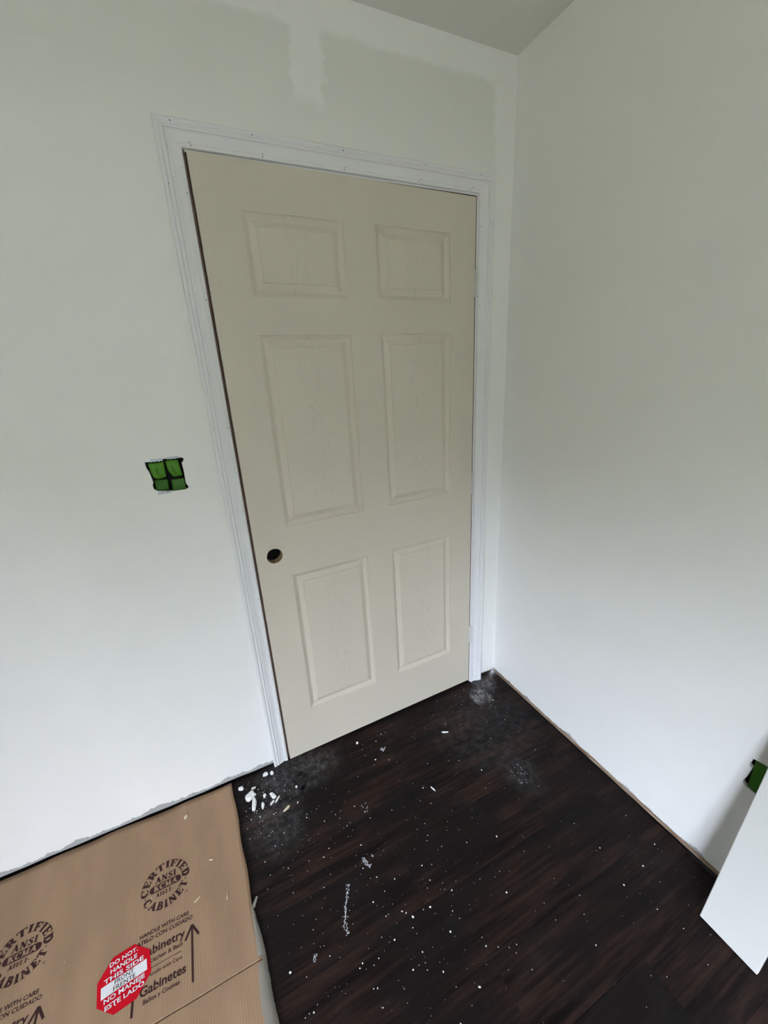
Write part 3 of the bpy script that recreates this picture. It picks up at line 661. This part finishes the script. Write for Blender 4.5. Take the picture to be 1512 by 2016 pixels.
chips = [
 (blob_poly(-0.172, -0.098, 0.020, 0.017, 0.4, 1, 11), 0.012, 'largest white plaster chunk in the pile by the cardboard corner'),
 (blob_poly(-0.164, -0.136, 0.024, 0.0095, D2(80), 2, 10), 0.009, 'long white plaster flake touching the largest chunk'),
 (blob_poly(-0.135, -0.155, 0.016, 0.0060, D2(85), 3), 0.005, 'thin pointed plaster flake between the largest chunk and the tan stick'),
 (blob_poly(-0.200, -0.048, 0.012, 0.0075, D2(-30), 4), 0.008, 'small plaster lump nearest the cardboard corner and wall'),
 (blob_poly(-0.105, -0.033, 0.0100, 0.0075, 0.2, 5), 0.009, 'left one of two plaster crumbs under the door casing foot'),
 (blob_poly(-0.081, -0.039, 0.0080, 0.0075, 1.0, 6), 0.008, 'right one of two plaster crumbs under the door casing foot'),
 (blob_poly(-0.123, -0.120, 0.0095, 0.0060, D2(70), 7), 0.006, 'small oval plaster chip right of the largest chunk'),
 (blob_poly(-0.094, -0.135, 0.0180, 0.0080, D2(110), 8), 0.008, 'wedge shaped plaster chip in the right hand cluster'),
 (blob_poly(-0.102, -0.160, 0.0120, 0.0040, D2(35), 9), 0.005, 'lower narrow plaster stick in the right hand cluster'),
 (blob_poly(-0.081, -0.155, 0.0140, 0.0040, D2(45), 10), 0.005, 'upper narrow plaster stick in the right hand cluster'),
 (blob_poly(-0.157, -0.070, 0.0100, 0.0040, 0.1, 12), 0.006, 'flat plaster sliver lying above the largest chunk'),
 (blob_poly(-0.006, -0.142, 0.0045, 0.0042, 0.1, 13, 8), 0.006, 'tiny white plaster ball touching the black tube'),
]
for i, (p, h, lb) in enumerate(chips): chip('plaster_chip', p, h, 'plaster', lb, 'plaster chip', GP, 40+i)
chip('plaster_chip', blob_poly(0.275, -0.070, 0.0055, 0.005, 0, 21), 0.006, 'plaster', 'small round white crumb on the floor just below the door', 'plaster chip', None, 71)
chip('plaster_chip', blob_poly(0.633, -0.199, 0.0150, 0.0035, D2(-25), 22), 0.004, 'plaster', 'white sliver alone on the floor below the lower right door panel', 'plaster chip', None, 72)
chip('plaster_chip', blob_poly(0.454, -0.391, 0.0120, 0.0025, D2(-75), 23), 0.003, 'plaster', 'thin white splinter in the middle of the dark floor', 'plaster chip', None, 73)
chip('wood_chip', blob_poly(-0.058, -0.207, 0.0140, 0.0055, D2(25), 24, 6), 0.005, 'tan_chip', 'short tan wood stick on the floor below the plaster chips', 'wood chip', None, 74)
chip('plaster_chip', blob_poly(-0.394, -0.074, 0.0075, 0.0060, 0.4, 25, 7), 0.006, 'tan_chip', 'cream coloured crumb on the cardboard near the wall', 'plaster chip', None, 75, hgt(-0.394, -0.074)+0.0003)
for k, (x, y, a, b, t, lb) in enumerate(((-0.320, -0.263, 0.007, 0.0020, -20, 'short wood shaving on the cardboard right of the nearer seal'), (-0.364, -0.360, 0.013, 0.0018, 35, 'curved wood shaving on the cardboard just above the printed arrow'), (-0.280, -0.394, 0.009, 0.0020, 75, 'upright wood shaving on the cardboard near its taped edge'))):
    chip('wood_shaving', blob_poly(x, y, a, b, D2(t), 30+k, 8), 0.0025, 'tan_chip', lb, 'wood shaving', 'wood shavings on the cardboard', 80+k, hgt(x, y)+0.0006)
# black tube
bm = bmesh.new(); p0, p1 = Vector((-0.003, -0.112, 0.0115)), Vector((0.017, -0.164, 0.0115))
Aa, Bb = cyl(bm, p0, p1, 0.0112, 24, cap=False); Ai, Bi = cyl(bm, p0, p1, 0.0085, 24, cap=False)
for O, I in ((Aa, Ai), (Bb, Bi)):
    for i in range(24): bm.faces.new((O[i], O[(i+1) % 24], I[(i+1) % 24], I[i]))
tube = tag(obj('plastic_tube', bm, 'black_plastic'), 'short black plastic tube lying by the foot of the door casing', 'tube')
d = (p1-p0).normalized(); bm = bmesh.new(); cyl(bm, p0+d*0.004, p0+d*0.010, 0.0084, 20); obj('end_plug', bm, 'black_plastic', tube)
# paint smears
def flakes(name, items, label, group='paint smears on the floor'):
    bm = bmesh.new()
    for i, (x, y, a, b, t) in enumerate(items):
        p = blob_poly(x, y, a, b, t, i+len(items)*3, 7); n = len(p)
        lo = [bm.verts.new((q[0], q[1], 0.0001)) for q in p]; up = [bm.verts.new((x+(q[0]-x)*0.8, y+(q[1]-y)*0.8, 0.0007)) for q in p]
        for k in range(n): bm.faces.new((lo[k], lo[(k+1) % n], up[(k+1) % n], up[k]))
        bm.faces.new(up)
    return tag(obj(name, bm, 'smear_paint'), label, 'paint smear', group)
r = random.Random(9)
flakes('paint_smear', [(0.129+r.uniform(-.006, .006)+0.010*t, -0.500-0.034*t+0.017, r.uniform(.002, .005), .0014, r.uniform(.3, 1.2)) for t in [i/26 for i in range(27)]], 'short grey-white paint smear on the floor, upper of the two in line')
trail = [(0.060, -0.528), (0.055, -0.545), (0.046, -0.560), (0.036, -0.575), (0.030, -0.590), (0.022, -0.608), (0.018, -0.625), (0.019, -0.640)]
it = []
for i in range(56):
    t = i/55*(len(trail)-1.001); k = int(t); f = t-k; x = trail[k][0]*(1-f)+trail[k+1][0]*f; y = trail[k][1]*(1-f)+trail[k+1][1]*f
    w = 0.006 if i < 18 or i > 42 else 0.003
    it.append((x+r.uniform(-w, w)*0.8, y, r.uniform(.0015, .0045), .0011, r.uniform(0.1, 0.7)))
flakes('paint_smear', it, 'long curved dotted paint smear on the floor beside the cardboard')
flakes('paint_smear', [(-0.079+r.uniform(-.005, .005), -0.646+r.uniform(-.006, .006), .0045, .003, r.uniform(0, 3)) for i in range(8)], 'small white paint blob on the floor near the taped cardboard edge')
flakes('paint_smear', [(0.362+r.uniform(-.012, .012), -0.149+r.uniform(-.009, .009), .0050, .0030, r.uniform(0, 3)) for i in range(9)], 'crumbly white paint blob on the floor below the door')
flakes('paint_smear', [(0.201+r.uniform(-.010, .010), -0.338+r.uniform(-.016, .016), .0040, .0012, 1.0) for i in range(8)], 'faint thin paint smear on the floor right of the plaster chips')
flakes('paint_smear', [(0.78+r.uniform(-.03, .03), -0.49+r.uniform(-.05, .03), r.uniform(.001, .005), .0007, r.uniform(-1.9, -1.3)) for i in range(26)], 'scuffed white streaks on the floor near the right wall')
# uncountable crumbs
def crumbs(name, spots, mat, label):
    bm = bmesh.new()
    for x, y, z, s in spots:
        e = random.uniform(0.6, 1.6); t = random.uniform(0, 3.14); c, q = math.cos(t), math.sin(t)
        pts = [(-1, -1, 0), (1, -1, 0), (1, 1, 0), (-1, 1, 0), (random.uniform(-.4, .4), random.uniform(-.4, .4), 1.3)]
        v = [bm.verts.new((x+s*(e*a*c-b*q), y+s*(e*a*q+b*c), z+s*h)) for a, b, h in pts]
        for f in ((0, 1, 4), (1, 2, 4), (2, 3, 4), (3, 0, 4), (3, 2, 1, 0)): bm.faces.new([v[i] for i in f])
    o = tag(obj(name, bm, mat), label, 'crumbs'); o['kind'] = 'stuff'; return o
def size(): return min(0.0028, 0.00032+random.expovariate(1/0.00042))
sp = []
def inside(x, y): return x > xr_edge(y)+0.02 and x < XR-0.02 and y < -0.03
for _ in range(330):
    x, y = random.uniform(-0.2, 1.03), random.uniform(-1.12, -0.03)
    if inside(x, y): sp.append((x, y, 0.0001, size()))
for cx, cy, sx, n in ((-0.12, -0.12, 0.06, 90), (-0.08, -0.25, 0.08, 70), (0.95, -0.06, 0.045, 60), (0.10, -0.45, 0.15, 70), (0.05, -0.72, 0.15, 110), (0.88, -0.14, 0.05, 40), (0.35, -0.75, 0.15, 60)):
    for _ in range(n):
        x, y = random.gauss(cx, sx), random.gauss(cy, sx)
        if inside(x, y): sp.append((x, y, 0.0001, size()))
crumbs('plaster_crumbs', sp, 'plaster', 'fine white plaster crumbs scattered over the dark floor')
sp = []
for _ in range(40):
    x, y = random.uniform(-0.9, -0.25), random.uniform(-0.7, -0.05); sp.append((x, y, hgt(x, y)+0.0004, min(0.0018, size())))
crumbs('plaster_crumbs', sp, 'tan_chip', 'fine pale crumbs scattered over the brown cardboard')
